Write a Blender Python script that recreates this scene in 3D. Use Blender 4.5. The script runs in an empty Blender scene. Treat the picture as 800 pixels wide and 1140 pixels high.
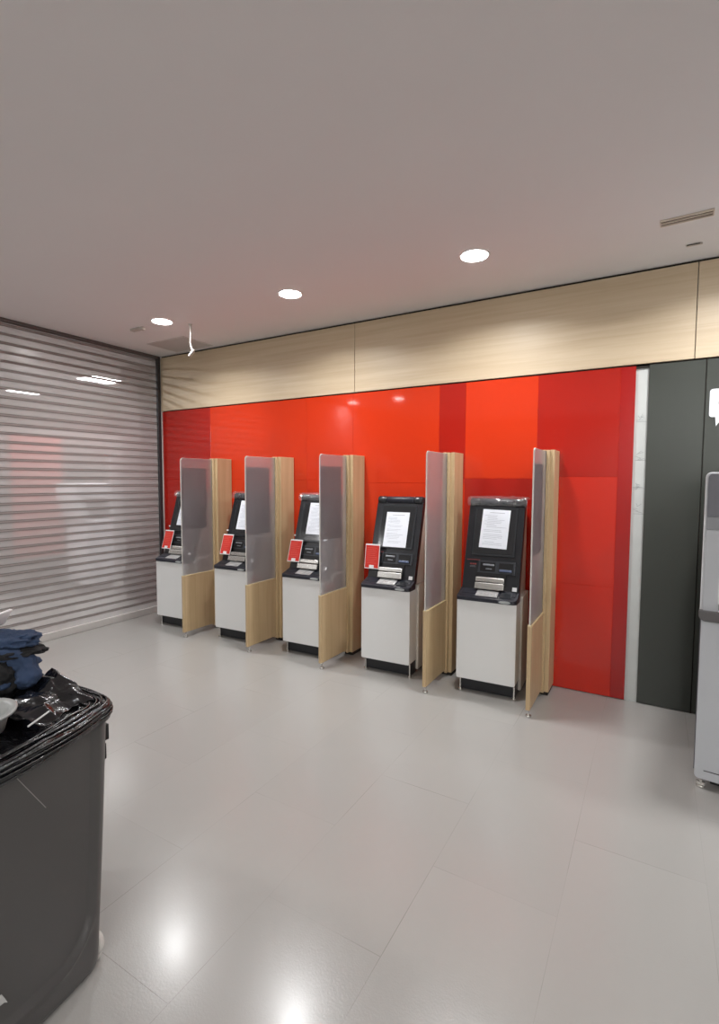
import bpy, bmesh, math, random
from mathutils import Vector, Matrix, noise
random.seed(4)
C = bpy.context.scene.collection
PI = math.pi
D, XL, H = 4.071, -5.158, 3.054          # back wall, shutter plane, ceiling height

# ------------------------------------------------------------------ materials
def new_mat(name):
    m = bpy.data.materials.new(name); m.use_nodes = True
    nt = m.node_tree
    return m, nt, nt.nodes['Principled BSDF']
def s2l(c):
    return tuple((v/12.92 if v <= .04045 else ((v+.055)/1.055)**2.4) for v in c)
def rgb(r, g, b): return s2l((r/255, g/255, b/255)) + (1,)
def plain(name, col, rough=.5, metal=0, coat=0, spec=.5, var=.06, scale=6, bump=0, bscale=120, emit=0):
    """base colour with a faint procedural mottling"""
    m, nt, b = new_mat(name)
    tc = nt.nodes.new('ShaderNodeTexCoord'); n = nt.nodes.new('ShaderNodeTexNoise')
    n.inputs['Scale'].default_value = scale; n.inputs['Detail'].default_value = 4
    nt.links.new(tc.outputs['Object'], n.inputs['Vector'])
    mx = nt.nodes.new('ShaderNodeMix'); mx.data_type = 'RGBA'
    mx.inputs['A'].default_value = tuple(c*(1-var) for c in col[:3]) + (1,)
    mx.inputs['B'].default_value = tuple(min(1, c*(1+var)) for c in col[:3]) + (1,)
    nt.links.new(n.outputs['Fac'], mx.inputs['Factor'])
    nt.links.new(mx.outputs['Result'], b.inputs['Base Color'])
    b.inputs['Roughness'].default_value = rough; b.inputs['Metallic'].default_value = metal
    b.inputs['Coat Weight'].default_value = coat; b.inputs['Coat Roughness'].default_value = .06
    b.inputs['Specular IOR Level'].default_value = spec
    if bump:
        n2 = nt.nodes.new('ShaderNodeTexNoise'); n2.inputs['Scale'].default_value = bscale
        nt.links.new(tc.outputs['Object'], n2.inputs['Vector'])
        bp = nt.nodes.new('ShaderNodeBump'); bp.inputs['Strength'].default_value = bump; bp.inputs['Distance'].default_value = .004
        nt.links.new(n2.outputs['Fac'], bp.inputs['Height']); nt.links.new(bp.outputs['Normal'], b.inputs['Normal'])
    if emit:
        b.inputs['Emission Color'].default_value = (1, 1, 1, 1); b.inputs['Emission Strength'].default_value = emit
    return m
def wood(name, c1, c2, stretch, rough=.45):
    m, nt, b = new_mat(name)
    tc = nt.nodes.new('ShaderNodeTexCoord'); mp = nt.nodes.new('ShaderNodeMapping')
    mp.inputs['Scale'].default_value = stretch
    nt.links.new(tc.outputs['Object'], mp.inputs['Vector'])
    n = nt.nodes.new('ShaderNodeTexNoise'); n.inputs['Scale'].default_value = 1; n.inputs['Detail'].default_value = 8
    n.inputs['Roughness'].default_value = .65; n.inputs['Distortion'].default_value = .4
    nt.links.new(mp.outputs['Vector'], n.inputs['Vector'])
    r = nt.nodes.new('ShaderNodeValToRGB')
    r.color_ramp.elements[0].position = .3; r.color_ramp.elements[0].color = c1
    r.color_ramp.elements[1].position = .68; r.color_ramp.elements[1].color = c2
    nt.links.new(n.outputs['Fac'], r.inputs['Fac']); nt.links.new(r.outputs['Color'], b.inputs['Base Color'])
    b.inputs['Roughness'].default_value = rough
    return m

def floor_mat():
    m, nt, b = new_mat('vinyl_floor')
    tc = nt.nodes.new('ShaderNodeTexCoord'); mp = nt.nodes.new('ShaderNodeMapping')
    mp.inputs['Rotation'].default_value = (0, 0, PI/2)
    mp.inputs['Location'].default_value = (.02, .2545, 0)
    nt.links.new(tc.outputs['Object'], mp.inputs['Vector'])
    br = nt.nodes.new('ShaderNodeTexBrick'); br.offset = .5
    br.inputs['Scale'].default_value = 1; br.inputs['Mortar Size'].default_value = .0012
    br.inputs['Brick Width'].default_value = .93; br.inputs['Row Height'].default_value = .4866
    br.inputs['Color1'].default_value = rgb(166, 164, 160); br.inputs['Color2'].default_value = rgb(164, 162, 158)
    nt.links.new(mp.outputs['Vector'], br.inputs['Vector'])
    n = nt.nodes.new('ShaderNodeTexNoise'); n.inputs['Scale'].default_value = 1.6; n.inputs['Detail'].default_value = 5
    nt.links.new(tc.outputs['Object'], n.inputs['Vector'])
    mr = nt.nodes.new('ShaderNodeMapRange'); mr.inputs['From Min'].default_value = .48; mr.inputs['From Max'].default_value = .66
    nt.links.new(n.outputs['Fac'], mr.inputs['Value'])
    mc = nt.nodes.new('ShaderNodeMix'); mc.data_type = 'RGBA'
    mc.inputs['A'].default_value = rgb(160, 158, 154); mc.inputs['B'].default_value = rgb(128, 124, 120)
    nt.links.new(mr.outputs['Result'], mc.inputs['Factor']); nt.links.new(mc.outputs['Result'], br.inputs['Mortar'])
    # soft wear
    n3 = nt.nodes.new('ShaderNodeTexNoise'); n3.inputs['Scale'].default_value = .7; n3.inputs['Detail'].default_value = 3
    nt.links.new(tc.outputs['Object'], n3.inputs['Vector'])
    mw = nt.nodes.new('ShaderNodeMix'); mw.data_type = 'RGBA'; mw.blend_type = 'MULTIPLY'
    mw.inputs['Factor'].default_value = .12
    nt.links.new(br.outputs['Color'], mw.inputs['A']); nt.links.new(n3.outputs['Fac'], mw.inputs['B'])
    nt.links.new(mw.outputs['Result'], b.inputs['Base Color'])
    n2 = nt.nodes.new('ShaderNodeTexNoise'); n2.inputs['Scale'].default_value = 140; n2.inputs['Detail'].default_value = 2
    nt.links.new(tc.outputs['Object'], n2.inputs['Vector'])
    bp = nt.nodes.new('ShaderNodeBump'); bp.inputs['Strength'].default_value = .25; bp.inputs['Distance'].default_value = .0012
    nt.links.new(n2.outputs['Fac'], bp.inputs['Height']); nt.links.new(bp.outputs['Normal'], b.inputs['Normal'])
    b.inputs['Roughness'].default_value = .25
    b.inputs['Specular IOR Level'].default_value = .42
    b.inputs['Coat Weight'].default_value = .22; b.inputs['Coat Roughness'].default_value = .17
    return m
def mix_transparent(name, col, amount, rough=.25, translucent=0, glossy=.1):
    """see-through sheet: part straight through, part diffuse, part soft shine"""
    m = bpy.data.materials.new(name); m.use_nodes = True; nt = m.node_tree; nt.nodes.clear()
    out = nt.nodes.new('ShaderNodeOutputMaterial')
    df = nt.nodes.new('ShaderNodeBsdfDiffuse'); df.inputs['Color'].default_value = col
    tl = nt.nodes.new('ShaderNodeBsdfTranslucent'); tl.inputs['Color'].default_value = col
    gl = nt.nodes.new('ShaderNodeBsdfGlossy'); gl.inputs['Roughness'].default_value = rough
    tr = nt.nodes.new('ShaderNodeBsdfTransparent'); tr.inputs['Color'].default_value = (.95, .95, .95, 1)
    a = nt.nodes.new('ShaderNodeMixShader'); a.inputs[0].default_value = translucent
    nt.links.new(df.outputs[0], a.inputs[1]); nt.links.new(tl.outputs[0], a.inputs[2])
    b = nt.nodes.new('ShaderNodeMixShader'); b.inputs[0].default_value = amount
    nt.links.new(a.outputs[0], b.inputs[1]); nt.links.new(tr.outputs[0], b.inputs[2])
    c = nt.nodes.new('ShaderNodeMixShader'); c.inputs[0].default_value = glossy
    nt.links.new(b.outputs[0], c.inputs[1]); nt.links.new(gl.outputs[0], c.inputs[2])
    nt.links.new(c.outputs[0], out.inputs['Surface'])
    return m
def frosted(name):
    m = bpy.data.materials.new(name); m.use_nodes = True; nt = m.node_tree; nt.nodes.clear()
    out = nt.nodes.new('ShaderNodeOutputMaterial')
    rf = nt.nodes.new('ShaderNodeBsdfRefraction'); rf.inputs['Roughness'].default_value = .30
    rf.inputs['IOR'].default_value = 1.03; rf.inputs['Color'].default_value = (.93, .94, .95, 1)
    df = nt.nodes.new('ShaderNodeBsdfDiffuse'); df.inputs['Color'].default_value = rgb(190, 188, 190)
    tl = nt.nodes.new('ShaderNodeBsdfTranslucent'); tl.inputs['Color'].default_value = rgb(200, 198, 198)
    gl = nt.nodes.new('ShaderNodeBsdfGlossy'); gl.inputs['Roughness'].default_value = .35
    a = nt.nodes.new('ShaderNodeMixShader'); a.inputs[0].default_value = .5
    nt.links.new(df.outputs[0], a.inputs[1]); nt.links.new(tl.outputs[0], a.inputs[2])
    b = nt.nodes.new('ShaderNodeMixShader'); b.inputs[0].default_value = .62
    nt.links.new(a.outputs[0], b.inputs[1]); nt.links.new(rf.outputs[0], b.inputs[2])
    c = nt.nodes.new('ShaderNodeMixShader'); c.inputs[0].default_value = .05
    nt.links.new(b.outputs[0], c.inputs[1]); nt.links.new(gl.outputs[0], c.inputs[2])
    nt.links.new(c.outputs[0], out.inputs['Surface'])
    return m
def emitter(name, col, strength):
    m = bpy.data.materials.new(name); m.use_nodes = True; nt = m.node_tree; nt.nodes.clear()
    out = nt.nodes.new('ShaderNodeOutputMaterial'); e = nt.nodes.new('ShaderNodeEmission')
    e.inputs['Color'].default_value = col; e.inputs['Strength'].default_value = strength
    nt.links.new(e.outputs[0], out.inputs['Surface'])
    return m
def bag_mat(name, col):
    m, nt, b = new_mat(name)
    tc = nt.nodes.new('ShaderNodeTexCoord')
    n = nt.nodes.new('ShaderNodeTexNoise'); n.inputs['Scale'].default_value = 16; n.inputs['Detail'].default_value = 4
    n.inputs['Distortion'].default_value = 1.2
    nt.links.new(tc.outputs['Object'], n.inputs['Vector'])
    bp = nt.nodes.new('ShaderNodeBump'); bp.inputs['Strength'].default_value = .5; bp.inputs['Distance'].default_value = .012
    nt.links.new(n.outputs['Fac'], bp.inputs['Height']); nt.links.new(bp.outputs['Normal'], b.inputs['Normal'])
    b.inputs['Base Color'].default_value = col; b.inputs['Roughness'].default_value = .17
    b.inputs['Specular IOR Level'].default_value = .7
    return m
def denim_mat(name, col):
    m, nt, b = new_mat(name)
    tc = nt.nodes.new('ShaderNodeTexCoord')
    w = nt.nodes.new('ShaderNodeTexWave'); w.inputs['Scale'].default_value = 260; w.inputs['Distortion'].default_value = 1
    n = nt.nodes.new('ShaderNodeTexNoise'); n.inputs['Scale'].default_value = 14; n.inputs['Detail'].default_value = 5
    for t in (w, n): nt.links.new(tc.outputs['Object'], t.inputs['Vector'])
    mx = nt.nodes.new('ShaderNodeMix'); mx.data_type = 'RGBA'
    mx.inputs['A'].default_value = tuple(c*.6 for c in col[:3])+(1,); mx.inputs['B'].default_value = tuple(min(1, c*1.45) for c in col[:3])+(1,)
    nt.links.new(n.outputs['Fac'], mx.inputs['Factor']); nt.links.new(mx.outputs['Result'], b.inputs['Base Color'])
    bp = nt.nodes.new('ShaderNodeBump'); bp.inputs['Strength'].default_value = .3; bp.inputs['Distance'].default_value = .002
    nt.links.new(w.outputs['Fac'], bp.inputs['Height']); nt.links.new(bp.outputs['Normal'], b.inputs['Normal'])
    b.inputs['Roughness'].default_value = .9
    return m

M = dict(
    floor=floor_mat(),
    ceiling=plain('painted_ceiling', rgb(224, 222, 222), .9, var=.015, scale=2),
    wall=plain('painted_wall', rgb(188, 186, 183), .85, var=.02),
    plaster=plain('bare_plaster', rgb(196, 200, 197), .85, var=.07, scale=9),
    pencil=plain('pencil_mark', rgb(140, 145, 146), .9),
    red_bright=plain('bright_red_panel', rgb(204, 54, 22), .06, var=.02, scale=2, coat=.2),
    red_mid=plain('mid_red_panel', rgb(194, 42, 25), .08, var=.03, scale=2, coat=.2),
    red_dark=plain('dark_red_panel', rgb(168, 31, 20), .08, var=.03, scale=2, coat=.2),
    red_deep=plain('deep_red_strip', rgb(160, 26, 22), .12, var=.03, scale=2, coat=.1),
    grey_panel=plain('charcoal_green_panel', rgb(62, 65, 60), .3, spec=.35, var=.05, scale=3),
    gap=plain('dark_gap', rgb(38, 33, 28), .9),
    oak_band=wood('oak_band', rgb(190, 169, 139), rgb(205, 187, 159), (.9, 22, 26)),
    oak=wood('oak_board', rgb(180, 154, 116), rgb(202, 178, 140), (26, 26, 1.0)),
    oak_edge=wood('oak_edge', rgb(192, 170, 128), rgb(218, 199, 158), (40, 40, 1.5)),
    glass=frosted('frosted_glass'), glass_edge=plain('polished_glass_edge', rgb(214, 212, 205), .2),
    film=mix_transparent('grey_privacy_film', rgb(122, 114, 121), .12, .4, .35, .03),
    slat=mix_transparent('clear_grey_slat', rgb(220, 215, 213), .66, .2, .2, .05),
    groove=plain('shutter_joint', rgb(92, 85, 83), .5),
    joint=plain('shutter_joint_rib', rgb(158, 150, 147), .45),
    rail=plain('aluminium_rail', rgb(196, 192, 188), .4, metal=.2),
    rail_dark=plain('dark_rail', rgb(48, 46, 48), .5),
    cab=plain('white_cabinet', rgb(226, 227, 226), .42, var=.015, scale=3),
    cab_side=plain('ivory_side', rgb(206, 200, 192), .45, var=.02),
    black=plain('black_plastic', rgb(30, 31, 35), .32, var=.1, scale=30),
    ledge=plain('slate_plastic', rgb(36, 38, 48), .38, var=.1, scale=30),
    console=plain('console_grey', rgb(50, 53, 58), .35),
    screen=plain('dark_screen', rgb(38, 39, 41), .12, coat=.3),
    bezel=plain('screen_bezel', rgb(44, 46, 49), .25),
    slot=plain('slot_dark', rgb(12, 12, 14), .4),
    slot_lip=plain('slot_lip', rgb(140, 143, 148), .35, metal=.4),
    slot_blue=plain('slate_blue', rgb(88, 100, 128), .35),
    steel=plain('brushed_steel', rgb(205, 203, 198), .26, metal=.85, var=.08, scale=40),
    keypad=plain('pale_keypad', rgb(196, 196, 196), .35, metal=.3),
    white=plain('white_plastic', rgb(232, 232, 232), .4), oval=plain('pale_oval', rgb(175, 180, 180), .4),
    paper=plain('white_paper', rgb(232, 236, 243), .7, var=.01), ink=plain('grey_ink', rgb(168, 173, 182), .8),
    card=plain('red_card', rgb(206, 48, 38), .5, var=.04), card_ink=plain('pale_red_ink', rgb(222, 96, 82), .6),
    red_board=plain('red_side_board', rgb(178, 52, 50), .5),
    redmark=plain('red_mark', rgb(150, 60, 56), .5),
    wrap=mix_transparent('clear_wrap', rgb(220, 222, 226), .92, .08, .2, .16),
    kiosk=plain('silver_grey_paint', rgb(190, 193, 197), .38, var=.02, metal=.1),
    kiosk_edge=plain('pale_edge', rgb(212, 214, 216), .3), kiosk_dark=plain('dark_grey_panel', rgb(116, 117, 124), .35),
    kiosk_band=plain('grey_band', rgb(148, 150, 154), .4), kiosk_ledge=plain('ledge_grey', rgb(96, 94, 94), .4),
    kiosk_side=plain('slate_side', rgb(92, 92, 100), .45),
    sign=plain('white_sign', rgb(238, 242, 250), .4, var=.005), sign_ink=plain('grey_sign_ink', rgb(150, 158, 162), .5),
    bin=plain('charcoal_bin_plastic', rgb(76, 74, 73), .36, var=.04, scale=4, bump=.06, bscale=260),
    scratch=plain('pale_scratch', rgb(142, 140, 138), .6),
    bag=bag_mat('black_bag', rgb(14, 14, 18)),
    denim=denim_mat('blue_denim', rgb(48, 65, 93)), lining=plain('black_lining', rgb(17, 16, 18), .85),
    bowl=plain('grey_bowl', rgb(168, 170, 168), .4), foam=plain('white_foam', rgb(232, 230, 230), .6),
    straw=plain('white_straw', rgb(226, 226, 226), .4),
    caster=plain('pale_caster', rgb(208, 204, 198), .25), blacksteel=plain('black_hinge', rgb(22, 20, 20), .4),
    tape=plain('torn_tape', rgb(178, 178, 176), .6),
    lamp=emitter('lamp_diffuser', (1, .985, .96, 1), 30), lamp_ring=plain('lamp_ring', rgb(232, 230, 228), .4),
    panel_lamp=emitter('ceiling_panel_lamp', (1, 1, 1, 1), 60),
    vent=plain('vent_bezel', rgb(202, 190, 176), .5), vent_dark=plain('vent_slot', rgb(70, 58, 44), .8),
    hatch=plain('hatch_grey', rgb(188, 183, 180), .9), hatch_frame=plain('hatch_frame', rgb(200, 196, 193), .8),
    cable=plain('white_cable', rgb(205, 200, 194), .5), sensor=plain('sensor_plastic', rgb(186, 178, 170), .5),
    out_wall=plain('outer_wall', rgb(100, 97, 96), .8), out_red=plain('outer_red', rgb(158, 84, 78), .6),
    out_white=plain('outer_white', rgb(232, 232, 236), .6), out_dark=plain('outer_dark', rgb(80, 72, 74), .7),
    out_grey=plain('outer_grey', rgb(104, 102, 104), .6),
)

# ------------------------------------------------------------------ mesh helpers
def join(bm, tmp, mat=None, mi=0):
    if mat is not None: bmesh.ops.transform(tmp, matrix=mat, verts=tmp.verts)
    for f in tmp.faces: f.material_index = mi
    me = bpy.data.meshes.new('t'); tmp.to_mesh(me); tmp.free()
    bm.from_mesh(me); bpy.data.meshes.remove(me)
def box(bm, x0, x1, y0, y1, z0, z1, bev=0, seg=2, mi=0, mat=None):
    t = bmesh.new(); bmesh.ops.create_cube(t, size=1)
    bmesh.ops.transform(t, matrix=Matrix.Translation(((x0+x1)/2, (y0+y1)/2, (z0+z1)/2)) @ Matrix.Diagonal((abs(x1-x0), abs(y1-y0), abs(z1-z0), 1)), verts=t.verts)
    if bev:
        bev = min(bev, .48*min(abs(x1-x0), abs(y1-y0), abs(z1-z0)))
        bmesh.ops.bevel(t, geom=t.edges[:], offset=bev, segments=seg, affect='EDGES', profile=.5)
    join(bm, t, mat, mi)
def prism(bm, pts, axis, a, b, bev=0, mi=0, mat=None):
    """extrude a 2-D outline along axis (x: pts are (y,z); y: (x,z); z: (x,y))"""
    t = bmesh.new()
    def P(p, k): return {'x': (k, p[0], p[1]), 'y': (p[0], k, p[1]), 'z': (p[0], p[1], k)}[axis]
    v0 = [t.verts.new(P(p, a)) for p in pts]; v1 = [t.verts.new(P(p, b)) for p in pts]
    n = len(pts)
    t.faces.new(v0); t.faces.new(v1[::-1])
    for i in range(n): t.faces.new((v0[i], v1[i], v1[(i+1) % n], v0[(i+1) % n]))
    bmesh.ops.recalc_face_normals(t, faces=t.faces[:])
    if bev: bmesh.ops.bevel(t, geom=t.edges[:], offset=bev, segments=2, affect='EDGES', profile=.5)
    join(bm, t, mat, mi)
def cyl(bm, c, r, h, axis='z', seg=24, r2=None, mi=0, mat=None, bev=0):
    t = bmesh.new(); bmesh.ops.create_cone(t, cap_ends=True, segments=seg, radius1=r, radius2=r if r2 is None else r2, depth=h)
    if bev:
        es = [e for e in t.edges if abs(e.verts[0].co.z-e.verts[1].co.z) < 1e-6]
        bmesh.ops.bevel(t, geom=es, offset=bev, segments=2, affect='EDGES', profile=.5)
    R = {'z': Matrix.Identity(4), 'x': Matrix.Rotation(PI/2, 4, 'Y'), 'y': Matrix.Rotation(PI/2, 4, 'X')}[axis]
    bmesh.ops.transform(t, matrix=Matrix.Translation(c) @ R, verts=t.verts)
    join(bm, t, mat, mi)
def lathe(bm, prof, c=(0, 0, 0), seg=40, mi=0, mat=None):
    t = bmesh.new(); rings = []
    for r, z in prof:
        rings.append([t.verts.new((c[0]+r*math.cos(2*PI*i/seg), c[1]+r*math.sin(2*PI*i/seg), c[2]+z)) for i in range(seg)])
    for a, b in zip(rings, rings[1:]):
        for i in range(seg): t.faces.new((a[i], a[(i+1) % seg], b[(i+1) % seg], b[i]))
    t.faces.new(rings[0][::-1]); t.faces.new(rings[-1])
    bmesh.ops.recalc_face_normals(t, faces=t.faces[:])
    join(bm, t, mat, mi)
def tube(bm, pts, r, seg=10, mi=0, radii=None):
    pts = [Vector(p) for p in pts]; t = bmesh.new(); rings = []
    for i, p in enumerate(pts):
        d = (pts[min(i+1, len(pts)-1)]-pts[max(i-1, 0)]).normalized()
        a = d.orthogonal().normalized() if i == 0 else (prev - d*prev.dot(d)).normalized()
        prev = a; b = d.cross(a); rr = radii[i] if radii else r
        rings.append([t.verts.new(p+a*rr*math.cos(2*PI*k/seg)+b*rr*math.sin(2*PI*k/seg)) for k in range(seg)])
    for A, B in zip(rings, rings[1:]):
        for k in range(seg): t.faces.new((A[k], A[(k+1) % seg], B[(k+1) % seg], B[k]))
    t.faces.new(rings[0][::-1]); t.faces.new(rings[-1])
    bmesh.ops.recalc_face_normals(t, faces=t.faces[:])
    join(bm, t, None, mi)
def rrect(x0, x1, z0, z1, r, n=6, corners='1111'):
    """rounded rectangle outline: corners flags are bottom-left, bottom-right, top-right, top-left"""
    out = []
    for k, (cx, cz, a0) in enumerate(((x0, z0, PI), (x1, z0, 1.5*PI), (x1, z1, 0), (x0, z1, .5*PI))):
        if corners[k] == '1':
            sx = 1 if cx == x0 else -1; sz = 1 if cz == z0 else -1
            for i in range(n+1):
                a = a0+i/n*PI/2
                out.append((cx+sx*r+r*math.cos(a), cz+sz*r+r*math.sin(a)))
        else: out.append((cx, cz))
    return out
def obj(name, bm, mats, parent=None, smooth=False, loc=None):
    me = bpy.data.meshes.new(name); bmesh.ops.recalc_face_normals(bm, faces=bm.faces[:]) if False else None
    bm.to_mesh(me); bm.free()
    for m in (mats if isinstance(mats, (list, tuple)) else [mats]): me.materials.append(m)
    if smooth:
        for p in me.polygons: p.use_smooth = True
    o = bpy.data.objects.new(name, me); C.objects.link(o)
    if parent: o.parent = parent
    if loc: o.location = loc
    return o
def part(name, mats, parent, fn, smooth=False):
    bm = bmesh.new(); fn(bm); return obj(name, bm, mats, parent, smooth)
def tag(o, label=None, cat=None, group=None, kind=None):
    if label: o['label'] = label
    if cat: o['category'] = cat
    if group: o['group'] = group
    if kind: o['kind'] = kind
    return o
def thing(name, label, cat, loc=(0, 0, 0), rz=0, group=None):
    o = bpy.data.objects.new(name, None); o.empty_display_size = .1; C.objects.link(o)
    o.location = loc; o.rotation_euler = (0, 0, rz)
    return tag(o, label, cat, group)
def copy_tree(o, parent=None, skip=()):
    c = o.copy(); C.objects.link(c)
    if parent: c.parent = parent
    for ch in [x for x in bpy.data.objects if x.parent == o and x.name.split('.')[0] not in skip]:
        copy_tree(ch, c, skip)
    return c
def struct(name, mats, fn, parent=None, label=None):
    o = part(name, mats, parent, fn)
    o['kind'] = 'structure'
    if label: o['label'] = label
    return o

# ------------------------------------------------------------------ the room
XR, YB = 4.2, -4.6
struct('floor', M['floor'], lambda b: box(b, -11.5, XR, YB, 8.2, -.1, 0))
struct('ceiling', M['ceiling'], lambda b: box(b, -11.5, XR, YB, 8.2, H, H+.1))
wb = struct('wall_back', M['plaster'], lambda b: box(b, XL-.12, XR, D+.016, D+.16, 0, H))
struct('wall_right', M['wall'], lambda b: box(b, XR-.1, XR, YB, D+.016, 0, H))
struct('wall_front', M['wall'], lambda b: box(b, -11.5, XR, YB, YB+.1, 0, H))
# red cladding, each panel a piece of the wall
def rpanel(name, m, x0, x1, z0, z1, label=None, g=.0010, y=D, th=.015):
    o = struct(name, M[m], lambda b: box(b, x0+g, x1-g, y, y+th, z0+g, z1-g, .0015, 1), wb)
    if label: o['label'] = label
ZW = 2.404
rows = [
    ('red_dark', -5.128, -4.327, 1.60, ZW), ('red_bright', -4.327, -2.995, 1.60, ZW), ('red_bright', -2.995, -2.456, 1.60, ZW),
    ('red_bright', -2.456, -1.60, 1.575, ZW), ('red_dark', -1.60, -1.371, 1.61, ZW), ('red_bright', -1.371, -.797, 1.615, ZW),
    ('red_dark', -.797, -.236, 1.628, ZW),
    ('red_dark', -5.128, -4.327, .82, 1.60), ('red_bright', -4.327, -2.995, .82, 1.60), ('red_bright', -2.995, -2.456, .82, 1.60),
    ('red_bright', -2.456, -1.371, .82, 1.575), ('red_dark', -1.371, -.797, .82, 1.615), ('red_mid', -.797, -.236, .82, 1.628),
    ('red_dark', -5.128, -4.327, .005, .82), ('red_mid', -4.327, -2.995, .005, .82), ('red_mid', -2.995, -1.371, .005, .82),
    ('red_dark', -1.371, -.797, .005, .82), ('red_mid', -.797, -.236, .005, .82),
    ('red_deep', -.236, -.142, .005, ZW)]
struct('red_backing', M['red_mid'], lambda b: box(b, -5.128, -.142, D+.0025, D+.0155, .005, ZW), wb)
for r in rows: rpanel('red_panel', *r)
# bare strip with pencil marks
def marks(b):
    random.seed(9)
    for z in (2.05, 1.78, 1.58, 1.40):
        x = -.10
        for k in range(5):
            dx, dz = random.uniform(-.03, .03), random.uniform(-.03, .03)
            a = random.uniform(-1.2, 1.2); l = random.uniform(.02, .045)
            mt = Matrix.Translation((x+dx*.5, D+.0155, z+dz)) @ Matrix.Rotation(a, 4, 'Y')
            box(b, -l/2, l/2, -.0006, .0006, -.001, .001, mat=mt)
        box(b, -.13, -.062, D+.0149, D+.016, z-.035, z-.033)
struct('pencil_marks', M['pencil'], marks, wb)
struct('gap_strip', M['gap'], lambda b: box(b, -.142, -.055, D+.004, D+.0158, 2.385, 2.42), wb)
struct('grey_panel', M['grey_panel'], lambda b: box(b, -.062, .263, D, D+.015, .005, ZW, .0015, 1), wb)
struct('grey_panel', M['grey_panel'], lambda b: box(b, .269, XR-.1, D, D+.015, .005, ZW, .0015, 1), wb)
struct('gap_strip', M['gap'], lambda b: box(b, .260, .272, D+.008, D+.0158, 0, ZW), wb)
# oak band below the ceiling
for x0, x1 in ((-5.128, -2.4355), (-2.4305, .1945), (.1995, 2.8), (2.805, XR-.1)):
    o = part('oak_panel', M['oak_band'], wb, lambda b: box(b, x0, x1, D-.014, D+.012, 2.413, H-.018, .001, 1)); o['kind'] = 'structure'
struct('shadow_gap', M['gap'], lambda b: (box(b, -5.13, XR-.1, D+.006, D+.0158, H-.02, H), box(b, -5.13, XR-.1, D+.004, D+.0158, 2.40, 2.416)), wb)  # dark strips carry the shade above and below the oak band

# ------------------------------------------------------------------ roller shutter
sh = thing('roller_shutter', 'tall grey see-through slatted roller shutter closing the left side', 'shutter', (XL, 0, 0))
Y0, Y1 = YB+.1, 4.03
pitch = .0815; zb = .075; n = int((H-.03-zb)/pitch)
def slats(b):
    for i in range(n+1):
        z0 = zb+i*pitch; z1 = min(z0+pitch, H-.012)
        if z1-z0 < .03: continue
        zt = z1-.023
        box(b, -.004, .004, Y0, Y1, z0, zt, mi=0)                           # flat clear face
        box(b, -.008, .0055, Y0, Y1, zt, zt+.0045, mi=1)                     # joint rib pair
        box(b, -.006, .0045, Y0, Y1, zt+.0045, z1-.0055, mi=2)
        box(b, -.008, .0055, Y0, Y1, z1-.0055, z1, mi=1)
part('slat_curtain', [M['slat'], M['groove'], M['joint']], sh, slats)
part('bottom_bar', M['rail'], sh, lambda b: box(b, -.02, .022, Y0, Y1, 0, .073, .006, 2))
part('guide_rail', [M['rail_dark'], M['rail']], sh, lambda b: (box(b, -.05, .03, 4.012, 4.058, 0, H-.002, .004, 1, 0), box(b, .004, .034, 4.056, 4.086, 0, H-.002, .003, 1, 1)))
part('head_rail', M['groove'], sh, lambda b: box(b, -.03, .03, Y0, 4.03, H-.03, H-.0005, .004, 1))
# shop floor seen dimly beyond the shutter
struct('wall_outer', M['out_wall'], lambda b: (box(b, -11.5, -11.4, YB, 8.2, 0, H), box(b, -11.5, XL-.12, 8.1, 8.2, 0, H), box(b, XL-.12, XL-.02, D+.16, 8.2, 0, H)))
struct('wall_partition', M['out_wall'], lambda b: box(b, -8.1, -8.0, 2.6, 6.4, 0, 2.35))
t = thing('display_board', 'red display board seen dimly through the shutter slats', 'display board', (-7.5, 3.86, 0))
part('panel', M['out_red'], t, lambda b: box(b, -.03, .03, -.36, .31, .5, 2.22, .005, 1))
for yy in (-.28, .24): part('post', M['out_grey'], t, lambda b: (box(b, -.02, .02, yy-.02, yy+.02, 0, .5), box(b, -.15, .15, yy-.03, yy+.03, 0, .02)))
t = thing('service_kiosk', 'white kiosk with slanted screen seen dimly through the shutter', 'kiosk', (-7.1, 4.3, 0))
part('body', M['out_white'], t, lambda b: (prism(b, [(-.28, .12), (.24, .12), (.24, 1.04), (-.20, 1.04), (-.26, 1.30), (-.30, 1.36), (-.30, 1.54), (.16, 1.54), (.24, 1.34), (.24, 1.30), (-.17, 1.30), (-.10, 1.0), (-.28, .95)], 'x', -.25, .25) if False else (box(b, -.25, .25, -.16, .24, .10, 1.02, .01, 1), box(b, -.25, .25, -.30, .18, 1.33, 1.54, .01, 1), prism(b, [(-.30, 1.34), (-.19, 1.34), (-.10, 1.02), (-.20, 1.02)], 'x', -.25, .25))))
part('screen', M['out_grey'], t, lambda b: prism(b, [(-.19, 1.34), (.14, 1.34), (.20, 1.02), (-.10, 1.02)], 'x', -.22, .22))
part('base', M['out_dark'], t, lambda b: box(b, -.23, .23, -.14, .22, 0, .10))
t = thing('poster_stand', 'pale upright panel beside the kiosk beyond the shutter', 'panel', (-6.6, 4.55, 0))
part('panel', M['out_white'], t, lambda b: box(b, -.02, .02, -.20, .22, .25, 1.95, .004, 1))
part('foot', M['out_grey'], t, lambda b: (box(b, -.02, .02, -.03, .03, .02, .25), box(b, -.16, .16, -.12, .12, 0, .02, .004, 1)))
t = tag(part('white_notice_board', M['out_white'], None, lambda b: box(b, -7.55, -7.5, 2.9, 3.32, .45, 1.2, .004, 1)), 'white board at lower left beyond the shutter', 'board')
struct('pillar_outer', M['out_dark'], lambda b: box(b, -6.05, -5.7, 4.17, 4.62, 0, H))
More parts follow.
